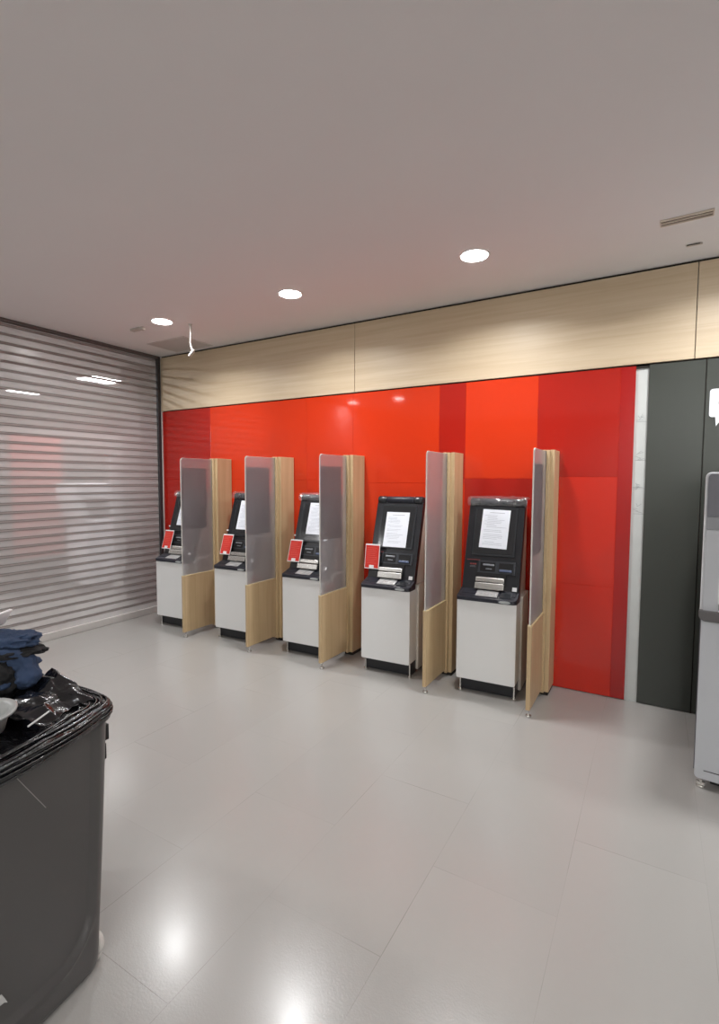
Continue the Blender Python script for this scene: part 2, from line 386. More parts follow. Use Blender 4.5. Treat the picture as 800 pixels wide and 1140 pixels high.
for i, x in enumerate((-7.03, -9.17)):
    t = thing('ceiling_panel_light', ('square white ceiling light panel nearest the corner beyond the shutter', 'thin white strip light beyond the shutter, at left edge')[i], 'ceiling light', (x, 4.52, H), 0, 'ceiling lights beyond the shutter')
    wd = (.2, .05)[i]
    part('diffuser', M['panel_lamp'], t, lambda b: box(b, -wd, wd, -.24, .24, -.010, -.002))
    part('frame', M['lamp_ring'], t, lambda b: [box(b, *q, -.014, 0) for q in ((-wd-.02, -wd, -.26, .26), (wd, wd+.02, -.26, .26), (-wd, wd, -.26, -.24), (-wd, wd, .24, .26))])

for x, y in ((-6.3, 2.6), (-7.0, 6.2)):  # fill lights added to brighten the things beyond the shutter
    t = thing('corridor_fill_light', 'added round fill light on the ceiling beyond the shutter', 'ceiling light', (x, y, H), 0, 'added fill lights beyond the shutter')
    part('diffuser', M['panel_lamp'], t, lambda b: cyl(b, (0, 0, -.004), .07, .006, 'z', 30))
    l = bpy.data.lights.new('corridor_fill_lamp', 'AREA'); l.shape = 'DISK'; l.size = .2; l.energy = 65
    lo = bpy.data.objects.new('corridor_fill_lamp', l); C.objects.link(lo); lo.parent = t; lo.location = (0, 0, -.012)

# ------------------------------------------------------------------ cash machines
PA = Vector((0, .095, .775)); PB = Vector((0, .30, 1.405)); PL = (PB-PA).length
vz = (PB-PA).normalized(); nrm = Vector((1, 0, 0)).cross(vz)            # n points out of the panel (towards -y)
PM = Matrix(((1, 0, 0, PA.x), (0, -nrm.y, vz.y, PA.y), (0, -nrm.z, vz.z, PA.z), (0, 0, 0, 1)))   # local x=u, y=into panel, z=up the slope
if nrm.y > 0: raise SystemExit('normal')
def pbox(b, u0, u1, v0, v1, d0, d1, bev=0, seg=2, mi=0): box(b, u0, u1, -d1, -d0, v0, v1, bev, seg, mi, PM)   # d = height above the panel face
def make_atm(label, loc, rz):
    t = thing('cash_machine', label, 'cash machine', loc, rz, 'cash machines along the red wall')
    def cab(b):
        prism(b, rrect(-.2175, .2175, .11, .712, .012, 3), 'y', 0, .19, .003)
    part('cabinet', M['cab'], t, cab)
    part('plinth', M['black'], t, lambda b: box(b, -.20, .212, .055, .44, .012, .11))
    def rear(b):
        box(b, -.2, .232, .16, .42, .03, .742, .006, 2)
        prism(b, [(.14, .70), (.33, 1.39), (.42, 1.39), (.42, .70)], 'x', -.205, .205, .004)
    part('rear_housing', M['cab_side'], t, rear)
    for sx, sy in ((-.195, .075), (.205, .075)):
        part('leveling_foot', M['steel'], t, lambda b: (cyl(b, (sx, sy-.03, .006), .017, .012), cyl(b, (sx, sy-.03, .03), .006, .16, 'z', 12) if False else cyl(b, (sx, sy-.03, .06), .007, .1, 'z', 12)))
    # slanted black front
    def front(b):
        prism(b, [(PA.y, PA.z-.03), (PB.y, PB.z), (PB.y+.055, PB.z), (PA.y+.06, PA.z-.03)], 'x', -.2125, .2125, .004)
    fr = part('front_panel', M['black'], t, front)
    # shelf with a rounded right front corner, its top sloping down to the front
    SM = Matrix.Translation((0, -.012, .738)) @ Matrix.Rotation(math.atan2(.044, .137), 4, 'X')
    def shelf(b):
        r = .035
        pts = [(-.219, .125), (-.219, -.004)] + [(-.219+.008, -.012)] + [(.219-r+r*math.sin(a), -.012+r-r*math.cos(a)) for a in [i/6*PI/2 for i in range(7)]] + [(.219, .125)]
        prism(b, pts, 'z', .710, .778, .003)
        for v in b.verts:
            if v.co.z > .744: v.co.z += .738-.778+.044*(v.co.y+.012)/.137
        box(b, -.2, .2, .055, .125, -.004, .004, .002, 1, 0, SM)
    led = part('shelf', M['ledge'], t, shelf)
    part('keypad', M['keypad'], led, lambda b: (box(b, -.085, .075, .024, .108, .0005, .0075, .002, 1, 0, SM), [box(b, -.07+.046*i, -.036+.046*i, .032+.024*j, .050+.024*j, .007, .0105, .001, 1, 0, SM) for i in range(3) for j in range(3)]))
    part('card_reader', M['console'], led, lambda b: (box(b, .092, .175, .028, .105, .0005, .006, .002, 1, 0, SM), [box(b, .1, .167, .038+.015*k, .044+.015*k, .005, .0085, 0, 1, 0, SM) for k in range(4)]))
    part('oval_badge', M['oval'], led, lambda b: prism(b, [(.135+.042*math.cos(a), .7245+.0095*math.sin(a)) for a in [2*PI*i/24 for i in range(24)]], 'y', -.0155, -.010))
    # screen
    sc = part('screen', [M['bezel'], M['screen']], fr, lambda b: (pbox(b, -.165, .165, .262, .648, -.004, .005, .003, 1, 0), pbox(b, -.148, .148, .28, .632, .003, .0065, .001, 1, 1)))
    # console with card slot and receipt slot
    part('console', M['console'], fr, lambda b: pbox(b, -.10, .18, .13, .225, -.004, .004, .003, 1))
    part('card_slot', [M['slot'], M['slot_lip']], fr, lambda b: (pbox(b, -.085, .03, .145, .215, .003, .007, .002, 1, 0), pbox(b, -.062, .022, .186, .2, .006, .014, .003, 2, 1), pbox(b, -.04, .005, .16, .167, .006, .009, .001, 1, 1)))
    part('receipt_slot', [M['slot'], M['slot_blue']], fr, lambda b: (pbox(b, .055, .16, .145, .215, .003, .007, .002, 1, 0), pbox(b, .062, .153, .148, .165, .006, .014, .003, 2, 1)))
    part('cash_mouth', [M['slot'], M['steel']], fr, lambda b: (pbox(b, -.115, .115, .035, .135, .001, .005, .002, 1, 0), pbox(b, -.108, .108, .006, .056, .004, .030, .006, 2, 1), pbox(b, -.108, .108, .06, .098, .004, .024, .008, 2, 1), pbox(b, -.09, .09, .052, .062, .004, .018, 0, 1, 0)))
    part('brand_strip', [M['redmark'], M['slot_lip']], fr, lambda b: (pbox(b, -.19, -.09, .226, .229, .0, .0055, 0, 1, 0), [pbox(b, -.165+.018*k, -.152+.018*k, .19, .2, .0, .0008, 0, 1, 0) for k in range(3)], [pbox(b, -.165, -.12, .172+.007*k, .174+.007*k, .0, .0008, 0, 1, 1) for k in range(2)]))
    part('sticker', M['white'], fr, lambda b: pbox(b, .165, .198, .012, .042, 0, .0015))
    # camera hood across the top
    def hood(b):
        cyl(b, (0, PB.y+.022, PB.z+.022), .032, .25, 'x', 24, bev=.004)
        box(b, -.214, .214, PB.y+.0, PB.y+.07, PB.z-.006, PB.z+.05, .014, 3)
    hd = part('camera_hood', M['ledge'], t, hood, True)
    for s in (-1, 1):
        part('hood_cap', M['bezel'], hd, lambda b: cyl(b, (s*.168, PB.y+.02, PB.z+.022), .034, .078, 'x', 24, bev=.01), True)
    return t
RZ = math.radians(2.6)
atm_x = [-4.475, -3.584, -2.712, -1.872, -1.039]
atm_label = ['cash machine beside the shutter, leftmost of five, mostly behind frosted divider',
             'second cash machine from the shutter, its screen half behind a frosted divider',
             'middle cash machine of the row with white notice on its screen',
             'fourth cash machine from shutter, with red card standing free of the glass',
             'cash machine at the right end of the row, without a red card']
proto = make_atm(atm_label[0], (atm_x[0], 3.612, 0), RZ)
atms = [proto]
for i in range(1, 5):
    o = copy_tree(proto); o.location = (atm_x[i], 3.612, 0); o['label'] = atm_label[i]; atms.append(o)
# clear wrap still on some hoods
def wrap(b):
    random.seed(3)
    nx, ny = 34, 14; V = []
    for i in range(nx+1):
        row = []
        for j in range(ny+1):
            u = -.226+.452*i/nx; a = -1.9+2.9*j/ny
            r = .05+.010*noise.noise((u*22, j*.7, 2.2))+.004*random.random()
            if j == 0: r += .012*noise.noise((u*30, 1, 5))
            row.append(b.verts.new((u+.004*random.random(), PB.y+.03+r*1.05*math.sin(a), PB.z+.018+r*math.cos(a))))
        V.append(row)
    for i in range(nx):
        for j in range(ny): b.faces.new((V[i][j], V[i+1][j], V[i+1][j+1], V[i][j+1]))
w0 = part('plastic_wrap', M['wrap'], atms[4], wrap, True)
for a in atms[0:3]:
    c = w0.copy(); C.objects.link(c); c.parent = a
# red boards on the right flank of two machines
rb = part('side_board', M['red_board'], atms[1], lambda b: prism(b, rrect(.03, .16, .015, .66, .03, 5, '0011'), 'x', .2335, .2475, .002)); rb['label'] = 'red side board'
c = rb.copy(); C.objects.link(c); c.parent = atms[2]

# notices taped to the screens (things of their own)
def world_panel(i): return Matrix.Translation((atm_x[i], 3.612, 0)) @ Matrix.Rotation(RZ, 4, 'Z') @ PM
def make_notice(label, i, du, dv, tilt, seed):
    random.seed(seed)
    def f(b):
        box(b, -.105, .105, -.0012, -.0002, -.152, .152, 0, mi=0)
        z = .125
        box(b, -.05, .062, -.0016, -.001, z, z+.004, mi=1); z -= .022
        while z > -.13:
            if random.random() < .82:
                x0 = -.085+random.choice((0, 0, .02)); x1 = x0+random.uniform(.07, .16)
                box(b, x0, min(x1, .085), -.0016, -.001, z, z+.0022, mi=1)
            z -= .0115
    o = part('notice_sheet', [M['paper'], M['ink']], None, f)
    o.matrix_world = world_panel(i) @ Matrix.Translation((du, -.0066, .455+dv)) @ Matrix.Rotation(tilt, 4, 'Y')
    return tag(o, label, 'notice', 'paper notices taped on the screens')
make_notice('white printed notice on the screen of the leftmost machine, hidden behind glass', 0, -.0, .03, 0, 5)
make_notice('white printed notice on the second machine from the shutter, half hidden', 1, .005, .03, 0, 6)
make_notice('white printed notice on the middle machine, cut by a divider', 2, .015, .03, 0, 7)
make_notice('white printed notice taped low on the screen behind a red card', 3, .0, -.03, 0, 8)
make_notice('white printed notice on the screen of the rightmost cash machine', 4, .0, .02, .03, 9)

# red cards held at the left edge of four machines
def make_card(label, i, u, v, tilt):
    t = thing('red_card', label, 'card sign', (0, 0, 0), 0, 'red card signs on the cash machines')
    w, h = .068, .105
    part('board', M['white'], t, lambda b: box(b, -w, w, -.004, 0, -h, h, .0015, 1))
    def face(b):
        box(b, -w+.006, w-.006, -.0052, -.0038, -h+.008, h-.012, mi=0)
        random.seed(i)
        for k in range(9):
            z = h-.035-k*.016
            box(b, -w+.018, w-.02-random.random()*.03, -.0058, -.005, z, z+.004, mi=1)
    part('red_face', [M['card'], M['card_ink']], t, face)
    part('white_tab', M['white'], t, lambda b: box(b, -.022, .022, -.0085, -.0052, -h+.002, -h+.032, .001, 1))
    part('clip', M['white'], t, lambda b: box(b, -.012, .03, -.001, .022, -.02, .02, .002, 1))
    t.matrix_world = world_panel(i) @ Matrix.Translation((u, -.03-(.012 if i == 3 else 0), v)) @ Matrix.Rotation(tilt, 4, 'X')
    return t
make_card('small red card sign nearest the shutter, on the leftmost machine', 0, -.155, .16, 0)
make_card('small red card sign on the second cash machine from the shutter', 1, -.155, .165, 0)
make_card('small red card sign on the middle cash machine of the row', 2, -.155, .165, 0)
make_card('small upright red card sign in front of the fourth machine, fully in view', 3, -.170, .175, math.radians(10))
for i in (0, 1, 2):
    part('knob', M['white'], atms[i], lambda b: cyl(b, (-.205, -.006, .315), .008, .014, 'y', 14, bev=.002, mat=PM))

# ------------------------------------------------------------------ dividers
def make_divider(label, loc):
    t = thing('divider', label, 'divider', loc, 0, 'wood and frosted glass dividers between the cash machines')
    # local: x=0 is the panel plane, y=0 the front edge, wall at yw
    yw = D-.002-loc[1]
    part('lower_panel', [M['oak']], t, lambda b: box(b, -.014, .014, .0, yw-.15, .055, .625, .002, 1))
    part('edge_strip', M['oak_edge'], t, lambda b: (box(b, -.015, .015, .0, yw-.15, .625, .634, .001, 1)))
    def glass(b):
        pts = rrect(.004, yw-.191, .634, 1.812, .035, 6, '0001')
        prism(b, pts, 'x', -.004, .004)
    gl = part('glass_pane', M['glass'], t, glass)
    part('glass_edge', M['glass_edge'], gl, lambda b: (box(b, -.0044, .0044, .0015, .0045, .634, 1.778), box(b, -.0044, .0044, .04, yw-.20, 1.810, 1.8125), [box(b, -.0044, .0044, -.0015, .0015, -.005, .005, mat=Matrix.Translation((0, .039-.036*math.cos(a), 1.777+.036*math.sin(a))) @ Matrix.Rotation(PI/2-a if False else -a, 4, 'X').inverted()) for a in [k/8*PI/2 for k in range(9)]]))
    part('grey_film', M['film'], gl, lambda b: box(b, -.0062, -.0045, .004, .335, 1.095, 1.715))
    def post(b):
        box(b, -.034, -.0045, yw-.235, yw-.006, .03, 1.822, .002, 1, 0)
        box(b, -.0045, .0045, yw-.19, yw-.006, .03, 1.818, 0, 1, 0)
        box(b, .0045, .028, yw-.242, yw-.006, .03, 1.820, .002, 1, 0)
        box(b, .027, .058, yw-.215, yw-.006, .03, 1.822, .002, 1, 0)
    part('post', M['oak'], t, post)
    part('post_base', M['gap'], t, lambda b: box(b, -.03, .052, yw-.2, yw, 0, .03))
    def foot(b):
        cyl(b, (0, .03, .007), .02, .014, 'z', 20, bev=.003); cyl(b, (0, .03, .035), .006, .05, 'z', 12); cyl(b, (0, .03, .05), .011, .012, 'z', 6)
    part('leveling_foot', M['steel'], t, foot)
    return t
div_x = [-4.060, -3.205, -2.385, -1.440, -.688]
div_y = [3.40, 3.415, 3.44, 3.44, 3.415]
div_label = ['wood and frosted glass divider nearest the shutter, between first and second machines',
             'wood and frosted glass divider right of the second cash machine from the shutter',
             'wood and frosted glass divider between the middle and the fourth cash machine',
             'divider left of the rightmost machine, frosted glass without grey film',
             'wood and frosted glass divider at the right end of the row, seen nearly edge-on']
YD = 3.42
d0 = make_divider(div_label[0], (div_x[0], YD, 0))
for i in range(1, 5):
    o = copy_tree(d0, None, ('grey_film',) if i == 3 else ()); o.location = (div_x[i], YD, 0); o['label'] = div_label[i]

# ------------------------------------------------------------------ silver machine at right
km = thing('ticket_machine', 'tall silver-grey machine cut by the right edge in front of the dark panels', 'machine', (.226, 3.07, 0), math.radians(-6))
W = .78
def kbody(b):
    prism(b, rrect(0.0, W, .05, .915, .02, 4, '1100'), 'y', .02, .9, .004)
part('lower_body', M['kiosk'], km, kbody)
for xx in (0, W): part('side_panel', M['kiosk_side'], km, lambda b: box(b, xx-.005, xx+.005, .05, .92, .08, 1.62, .002, 1))
part('upper_body', M['kiosk_edge'], km, lambda b: prism(b, rrect(-.008, W+.008, .90, 1.645, .025, 5, '1111'), 'y', .01, .9, .004))
part('face_panel', M['kiosk'], km, lambda b: prism(b, rrect(.004, W-.004, .935, 1.355, .02, 5, '1100'), 'y', -.004, .02, .002))
part('middle_band', M['kiosk_band'], km, lambda b: box(b, .004, W-.004, -.002, .02, 1.357, 1.42, .001, 1))
part('header_panel', M['kiosk_dark'], km, lambda b: prism(b, rrect(.004, W-.004, 1.422, 1.637, .02, 5, '0011'), 'y', .0, .02, .001))
part('camera_lens', M['slot'], km, lambda b: box(b, .078, .14, -.006, .0, 1.385, 1.412, .003, 2))
part('shelf', M['kiosk_ledge'], km, lambda b: prism(b, rrect(-.010, W+.010, .893, .945, .03, 5, '1100'), 'y', -.03, .12, .004))
ks = part('screen', [M['white'], M['slot']], km, lambda b: (box(b, .066, .56, -.010, .0, .985, 1.325, .004, 2, 0), box(b, .076, .55, -.012, -.006, .995, 1.315, 0, 1, 1)))
part('card_tray', [M['kiosk_band'], M['white']], km, lambda b: (box(b, .07, .4, -.022, .0, .955, .985, .003, 2, 0), box(b, .07, .4, -.026, -.0, .947, .955, .002, 1, 1)))
part('vent_line', M['slot'], km, lambda b: box(b, .04, .3, .017, .022, .098, .101))
for sx in (.03, W-.03):
    for sy in (.04, .86):
        part('leveling_foot', M['steel'], km, lambda b: (cyl(b, (sx, sy, .006), .02, .012, 'z', 20, bev=.003), box(b, sx-.02, sx+.02, sy-.01, sy+.01, .012, .03, .002, 1), cyl(b, (sx, sy, .04), .008, .05, 'z', 12)))
part('base_shadow_box', M['slot'], km, lambda b: box(b, .07, W-.07, .07, .86, .015, .06)); km.children[-1].name = 'plinth'  # near-black box stands in for the shade under the machine

# speech bubble sign on the dark panel
def bubble(b):
    pts = rrect(.291, .62, 2.022, 2.205, .018, 5, '1111')
    prism(b, pts, 'y', D-.006, D-.0003, mi=0)
    prism(b, [(.325, 2.024), (.372, 2.024), (.331, 1.962)], 'y', D-.006, D-.0003, mi=0)
bb = thing('speech_bubble_sign', 'white speech bubble sign on the dark panel above the silver machine', 'sign', (0, 0, 0))
part('bubble', M['sign'], bb, bubble)
part('ring_mark', M['sign_ink'], bb, lambda b: prism(b, [(.40+.062*math.cos(a), 2.115+.062*math.sin(a)) for a in [2*PI*i/40 for i in range(40)]], 'y', D-.0075, D-.0058))

# ------------------------------------------------------------------ ceiling things
def make_downlight(label, x, y, group):
    t = thing('downlight', label, 'ceiling light', (x, y, H), 0, group)
    part('trim_ring', M['lamp_ring'], t, lambda b: lathe(b, [(.084, -.001), (.084, -.006), (.097, -.004), (.099, 0)], seg=36), True)
    part('diffuser', M['lamp'], t, lambda b: cyl(b, (0, 0, -.0045), .0845, .005, 'z', 36))
    l = bpy.data.lights.new('lamp', 'AREA'); l.shape = 'DISK'; l.size = .165; l.energy = LAMP; l.color = (.985, .99, 1); l.spread = math.radians(150)
    lo = bpy.data.objects.new('lamp', l); C.objects.link(lo); lo.parent = t; lo.location = (0, 0, -.009)
    return t
LAMP = 20
G1, G2 = 'round downlights near the oak band', 'round downlights behind the viewer'
rowA = [(-3.97, 3.17, 'round white downlight nearest the corner of shutter and oak band'),
        (-2.515, 3.21, 'middle of the three glowing round downlights before the oak band'),
        (-1.06, 3.27, 'rightmost glowing round downlight, above the right end of machines')]
L0 = make_downlight(rowA[0][2], rowA[0][0], rowA[0][1], G1)
def put_light(x, y, lab, g):
    o = copy_tree(L0); o.location = (x, y, H); o['label'] = lab; o['group'] = g
    return o
for x, y, lab in rowA[1:]: put_light(x, y, lab, G1)
put_light(.42, 3.27, 'downlight outside the frame at right', G1)
put_light(1.87, 3.27, 'downlight outside the frame at right', G1)
for x in (-4.95, -4.0): put_light(x, -.06, 'added round fill light far behind the viewer', G2)
far = None
for y in (-3.0, -4.2):  # unseen fill lights, added to brighten shutter and machine fronts
    for x in (.35, 1.9, 3.4):
        o = put_light(x, y, 'added round fill light far behind the viewer', G2)
        for ch in o.children:
            if ch.type == 'LIGHT':
                if far is None:
                    far = ch.data.copy(); far.energy = 42; far.spread = math.radians(178)
                ch.data = far
# slot vent and small sensors
t = thing('slot_vent', 'long narrow ceiling vent with two dark slots at upper right', 'vent', (.099, 3.395, H), math.radians(-2))
part('frame', M['vent'], t, lambda b: [box(b, -.125, .125, y-.006, y+.006, -.010, 0, .002, 1) for y in (-.032, 0, .032)] + [box(b, x-.003, x+.003, -.034, .034, -.009, 0) for x in (-.123, .123)])
part('slot', M['vent_dark'], t, lambda b: box(b, -.12, .12, -.03, .03, -.003, -.0005))
tag(part('ceiling_clip', [M['sensor'], M['vent_dark']], None, lambda b: (box(b, .115, .2, 3.782, 3.80, H-.010, H, .003, 2, 0), box(b, .118, .185, 3.779, 3.783, H-.008, H-.003, 0, 1, 1))), 'tiny ceiling bracket below the slot vent', 'bracket')
tag(part('ceiling_sensor', M['sensor'], None, lambda b: (box(b, -4.44, -4.30, 3.17, 3.22, H-.022, H, .004, 2), box(b, -4.30, -4.26, 3.175, 3.215, H-.03, H, .006, 2))), 'small ceiling sensor box left of the leftmost downlight', 'sensor')
t = thing('access_hatch', 'square grey ceiling hatch in the corner above the shutter', 'hatch', (-4.48, 3.80, H))
part('frame', M['hatch_frame'], t, lambda b: [box(b, *q, -.004, 0) for q in ((-.29, -.27, -.2, .2), (.27, .29, -.2, .2), (-.27, .27, -.2, -.18), (-.27, .27, .18, .2))])
part('door', M['hatch'], t, lambda b: box(b, -.268, .268, -.178, .178, -.003, 0))
tag(part('hanging_cable', M['cable'], None, lambda b: (tube(b, [(-3.815, 3.362, H), (-3.806, 3.362, 2.99), (-3.809, 3.362, 2.94), (-3.816, 3.362, 2.88), (-3.80, 3.362, 2.83), (-3.779, 3.362, 2.802)], .009), tube(b, [(-3.775, 3.362, 2.815), (-3.785, 3.362, 2.795), (-3.815, 3.362, 2.780), (-3.835, 3.362, 2.762)], .013), cyl(b, (-3.815, 3.362, H-.003), .02, .006)), True), 'loose white cable hanging from the ceiling beside the leftmost downlight', 'cable')

# ------------------------------------------------------------------ the charcoal bin at lower left
bin_ = thing('waste_bin', 'large charcoal waste bin lined with a black bag, lower left', 'bin', (-1.85, .45, 0))
XB = -2.25 + 1.85                                                        # local back face
FM = 110
def section(z, off=0.0, n=40):
    """bin outline at height z, counter-clockwise, in bin-local coordinates"""
    f = z/.84
    Xm = (-1.468*(1-f) - 1.437*f) + 1.85 + off
    k = .20*(1-f)+.45*f
    hl = .475*(1-f)+.565*f + off
    xb = XB - .03*f - off
    r = .06+.02*f
    def xf(y): return Xm - k*y*y
    pts = []
    m = FM
    ys = [-hl+r+(2*(hl-r))*i/m for i in range(m+1)]
    for y in ys: pts.append((xf(y), y))
    x1 = xf(hl-r)
    for i in range(1, 7):
        a = i/6*PI/2; pts.append((x1-r+r*math.cos(a), hl-r+r*math.sin(a)))
    for i in range(1, 8): pts.append((x1-r+(xb+r-(x1-r))*i/8, hl))
    for i in range(0, 7):
        a = PI/2+i/6*PI/2; pts.append((xb+r+r*math.cos(a), hl-r+r*math.sin(a)))
    for i in range(1, 10): pts.append((xb, hl-r-2*(hl-r)*i/10))
    for i in range(0, 7):
        a = PI+i/6*PI/2; pts.append((xb+r+r*math.cos(a), -hl+r+r*math.sin(a)))
    for i in range(1, 8): pts.append((xb+r+(x1-r-(xb+r))*i/8, -hl))
    for i in range(0, 6):
        a = -PI/2+i/6*PI/2; pts.append((x1-r+r*math.cos(a), -hl+r+r*math.sin(a)))
    return pts
def loft(b, levels, cap0=True, cap1=True):
    rings = [[b.verts.new((x, y, z)) for x, y in pts] for pts, z in levels]
    N = len(rings[0])
    for A, B in zip(rings, rings[1:]):
        for i in range(N): b.faces.new((A[i], A[(i+1) % N], B[(i+1) % N], B[i]))
    if cap0: b.faces.new(rings[0][::-1])
    if cap1: b.faces.new(rings[-1])
    return rings
def sstep(x, a, b_):
    t = max(0, min(1, (x-a)/(b_-a))); return t*t*(3-2*t)
def surf_x(y, z):
    """front face of the bin, recess included"""
    f = z/.84; hl = .475*(1-f)+.565*f
    x = (-1.468*(1-f)-1.437*f)+1.85-(.20*(1-f)+.45*f)*y*y
    ey = hl-.058-abs(y); ez = z-.105
    if ey < .12 and ez < .12: dd = .12-math.hypot(.12-ey, .12-ez)
    else: dd = min(ey, ez)
    return x-.010*sstep(dd, 0, .012)+.008*math.exp(-((dd+.004)/.009)**2)
def bin_body(b):
    lv = [(section(.03, -.02), .012), (section(.03, -.004), .018), (section(.03), .03)]
    for k in range(64):
        z = .06+.74*k/63
        lv.append(([(surf_x(y, z), y) if (j <= FM) else (x, y) for j, (x, y) in enumerate(section(z))], z))
    loft(b, lv)
part('body', M['bin'], bin_, bin_body, True)
# black bag draped over the rim
def bag(b):
    random.seed(2)
    base = section(.82)
    lv = []
    N = len(base)
    prof = [(.012, .800), (.016, .812), (.013, .826), (.015, .838), (.008, .850), (-.006, .856), (-.022, .850), (-.032, .842), (-.045, .846), (-.06, .838), (-.075, .828), (-.11, .825), (-.16, .82), (-.22, .82)]
    rings = []
    for j, (o, z) in enumerate(prof):
        pts = section(.82, o); ring = []
        for i, (x, y) in enumerate(pts):
            w = noise.noise((x*7, y*7, j*.45)) ; w2 = noise.noise((x*3+9, y*3, j*.9+4))
            k = min(1, j/4)
            ring.append(b.verts.new((x+.006*w*k, y+.006*w2*k, z+.010*w*(.4+k)+.012*w2*k)))
        rings.append(ring)
    for A, B in zip(rings, rings[1:]):
        for i in range(N): b.faces.new((A[i], A[(i+1) % N], B[(i+1) % N], B[i]))
    b.faces.new(rings[-1])
bg = part('bag_liner', M['bag'], bin_, bag, True); bg['label'] = 'black plastic bag liner'
sd = bg.modifiers.new('s', 'SUBSURF'); sd.levels = 1; sd.render_levels = 2
# gathered fold of the bag standing up at the corner
def fold_sheet(b, P, th=.004, wr=.012, seed=0):
    """P: rows of control points -> wrinkled closed sheet"""
    R, K = len(P), len(P[0]); nu, nv = 26, 18
    def ev(u, v):
        x = u*(R-1); i = min(int(x), R-2); fx = x-i; y = v*(K-1); j = min(int(y), K-2); fy = y-j
        fx = fx*fx*(3-2*fx)*.5+fx*.5; fy = fy*fy*(3-2*fy)*.5+fy*.5
        a = Vector(P[i][j]).lerp(Vector(P[i][j+1]), fy); c = Vector(P[i+1][j]).lerp(Vector(P[i+1][j+1]), fy)
        p = a.lerp(c, fx)
        w = Vector((noise.noise((u*7+seed, v*3, 1.1)), noise.noise((u*7, v*3+seed, 4.7)), noise.noise((u*5, v*4, seed+7.3))))
        return p+w*wr
    V = [[b.verts.new(ev(i/nu, j/nv)) for j in range(nv+1)] for i in range(nu+1)]
    for i in range(nu):
        for j in range(nv): b.faces.new((V[i][j], V[i+1][j], V[i+1][j+1], V[i][j+1]))
def bag_fold(b):
    L = lambda x, y, z: (x+1.85, y-.45, z)
    fold_sheet(b, [[L(-1.60, .995, .85), L(-1.63, .955, .856), L(-1.65, .90, .84)],
                   [L(-1.66, .985, .868), L(-1.69, .945, .872), L(-1.70, .88, .845)],
                   [L(-1.73, .985, .893), L(-1.75, .93, .888), L(-1.75, .86, .85)],
                   [L(-1.80, .985, .912), L(-1.80, .94, .900), L(-1.80, .87, .86)],
                   [L(-1.85, .975, .918), L(-1.85, .93, .902), L(-1.85, .88, .86)],
                   [L(-1.872, .965, .905), L(-1.875, .93, .885), L(-1.87, .88, .85)],
                   [L(-1.865, .955, .868), L(-1.87, .92, .86), L(-1.86, .88, .84)]], seed=3, wr=.013)
    fold_sheet(b, [[L(-1.62, .90, .855), L(-1.60, .86, .852), L(-1.58, .82, .845)],
                   [L(-1.68, .90, .88), L(-1.66, .84, .885), L(-1.64, .78, .862)],
                   [L(-1.75, .89, .89), L(-1.73, .83, .895), L(-1.70, .76, .867)],
                   [L(-1.80, .87, .88), L(-1.79, .81, .88), L(-1.76, .75, .85)],
                   [L(-1.84, .85, .84), L(-1.83, .80, .84), L(-1.80, .74, .84)]], seed=8, wr=.014)
bf = part('bag_fold', M['bag'], bin_, bag_fold, True)
md = bf.modifiers.new('th', 'SOLIDIFY'); md.thickness = .004
sd = bf.modifiers.new('s', 'SUBSURF'); sd.levels = 1; sd.render_levels = 1
# bands of the bag wound around the rim
def bands(b):
    for o, z, r, ph in ((.015, .812, .004, 0), (.018, .822, .004, 3), (.017, .832, .0035, 2), (.013, .842, .004, 9), (.004, .853, .005, 5), (-.010, .859, .004, 7), (-.024, .857, .004, 11), (-.042, .852, .0045, 13), (-.066, .842, .004, 17)):
        pts = section(.82, o); q = [(x+.007*noise.noise((x*4, y*4, ph+20)), y+.007*noise.noise((x*4, y*4, ph+30)), z+.011*noise.noise((x*4, y*4, ph))) for x, y in pts]
        q.append(q[0]); tube(b, q, r, 8, radii=[r*(.7+.7*abs(noise.noise((p[0]*9, p[1]*9, ph+.3)))) for p in q])
part('bag_roll', M['bag'], bin_, bands, True)
# hinges, caster, tape, scratch
part('hinge', M['blacksteel'], bin_, lambda b: (box(b, .222, .246, .530, .576, .70, .755, .002, 1), box(b, .222, .246, .52, .565, .635, .69, .002, 1)))
def caster(b):
    t = bmesh.new(); bmesh.ops.create_uvsphere(t, u_segments=20, v_segments=14, radius=1)
    join(b, t, Matrix.Translation((.285, .478, .052)) @ Matrix.Diagonal((.036, .026, .040, 1)))
    cyl(b, (.285, .472, .022), .02, .044, 'x', 20, bev=.003)
part('bumper_foot', M['caster'], bin_, caster, True)
part('torn_tape', M['tape'], bin_, lambda b: prism(b, [(.135, .18), (.170, .18), (.178, .173), (.173, .188), (.165, .208), (.135, .213)], 'x', surf_x(.17, .19)-.002, surf_x(.17, .19)+.003))
part('scratch', M['scratch'], bin_, lambda b: tube(b, [(surf_x(.213+.089*k/6, .80-.15*k/6)+.0004, .213+.089*k/6, .80-.15*k/6) for k in range(7)], .0011, 6))

# rubbish on top
def bowl(b):
    lathe(b, [(.0, .003), (.050, .003), (.062, .045), (.070, .058), (.084, .060), (.086, .066), (.080, .068), (.066, .064), (.056, .045), (.046, .008), (0.0, .008)][1:-1], seg=48)
o = part('plastic_bowl', M['bowl'], None, bowl, True); o.location = (-1.700, .695, .842); o.rotation_euler = (.06, .05, 0)
tag(o, 'grey round plastic bowl resting on the bin bag', 'bowl')
o = part('drinking_straw', M['straw'], None, lambda b: tube(b, [(-1.566, .750, .873), (-1.60, .828, .879)], .0028, 10))
tag(o, 'thin white straw lying on the black bin bag', 'straw')
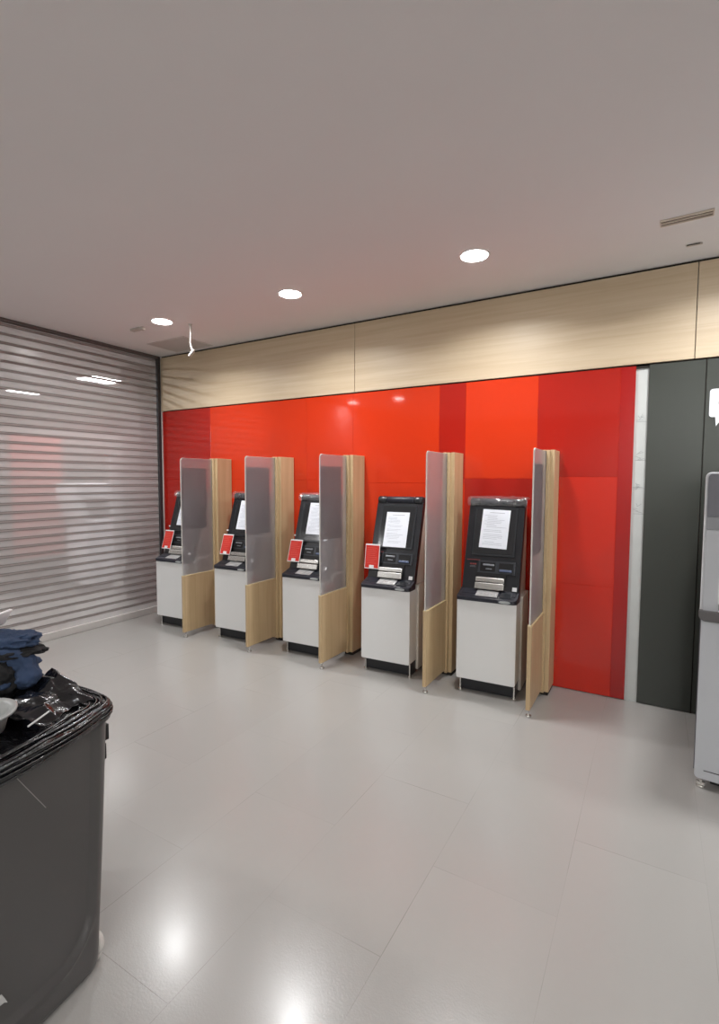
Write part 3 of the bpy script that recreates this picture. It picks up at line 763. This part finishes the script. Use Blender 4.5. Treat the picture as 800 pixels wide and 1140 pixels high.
# denim jacket heap
def lump(b, c, s, seed, amp=.22, fr=2.2, rot=0, mi=0):
    t = bmesh.new(); bmesh.ops.create_icosphere(t, subdivisions=5, radius=1)
    for v in t.verts:
        p = v.co.normalized()
        d = amp*noise.noise((p.x*fr+seed, p.y*fr, p.z*fr)) + amp*.55*(1-abs(noise.noise((p.x*fr*2.1, p.y*fr*2.1+seed, p.z*fr*.9)))*2.2)
        v.co = p*(1+d)
    join(b, t, Matrix.Translation(c) @ Matrix.Rotation(rot, 4, 'Z') @ Matrix.Diagonal((s[0], s[1], s[2], 1)), mi)
jk = thing('denim_jacket', 'crumpled blue denim jacket heaped on the bin', 'jacket', (-1.985, .862, .862))
jk.scale = (1, 1, .84)
part('body', M['denim'], jk, lambda b: (lump(b, (-.07, -.01, .055), (.17, .15, .068), 1.3, .2, 2.4), lump(b, (-.03, .035, .185), (.115, .075, .035), 5.1, .25, 2.8, .5)), True)
part('sleeve', M['denim'], jk, lambda b: tube(b, [(.0, .0, .15), (.045, .025, .145), (.095, .04, .11), (.125, .035, .065), (.135, .02, .02)], .04, 20, radii=[.035, .04+.006, .043, .045, .04]), True)
sl = jk.children[-1]
tx = bpy.data.textures.new('folds', 'CLOUDS'); tx.noise_scale = .05; tx.noise_depth = 2
sd = sl.modifiers.new('s', 'SUBSURF'); sd.levels = 2; sd.render_levels = 3
dm = sl.modifiers.new('d', 'DISPLACE'); dm.texture = tx; dm.strength = .035; dm.texture_coords = 'LOCAL'
part('lining', M['lining'], jk, lambda b: (lump(b, (-.01, .03, .148), (.13, .085, .022), 8.8, .2, 2.0, .4), lump(b, (.05, -.02, .05), (.075, .06, .075), 3.8, .2, 2.4)), True)
def foam(b):
    pts = [(-.10, .0), (.05, .0), (.085, .055), (.072, .058), (.045, .01), (-.10, .012)]
    prism(b, pts, 'y', -.05, .05, .002)
o = part('foam_tray', M['foam'], None, foam, True); o.location = (-2.10, .862, 1.058); o.rotation_euler = (0, 0, .53)
tag(o, 'white foam tray corner sticking up on the denim jacket', 'tray')

# ------------------------------------------------------------------ camera, world, view
cam = bpy.data.cameras.new('camera'); co = bpy.data.objects.new('camera', cam); C.objects.link(co)
cam.sensor_fit = 'HORIZONTAL'; cam.sensor_width = 36; cam.lens = 560.67/800*36; cam.clip_start = .05
r = Vector((.8628, .5055, .0033)); u = Vector((-.0349, .0530, .9980)); f = Vector((-.5043, .8612, -.0634))
co.matrix_world = Matrix(((r.x, u.x, -f.x, 0), (r.y, u.y, -f.y, 0), (r.z, u.z, -f.z, 1.6), (0, 0, 0, 1)))
sc = bpy.context.scene; sc.camera = co
w = bpy.data.worlds.new('world'); sc.world = w; w.use_nodes = True
w.node_tree.nodes['Background'].inputs['Color'].default_value = (.9, .92, 1, 1)
w.node_tree.nodes['Background'].inputs['Strength'].default_value = .05
sc.view_settings.view_transform = 'Standard'; sc.view_settings.look = 'None'
sc.view_settings.gamma = 1; sc.view_settings.use_curve_mapping = False
sc.view_settings.exposure = 0.1
sc.cycles.use_denoising = True
sc.cycles.max_bounces = 10; sc.cycles.diffuse_bounces = 5; sc.cycles.transparent_max_bounces = 16
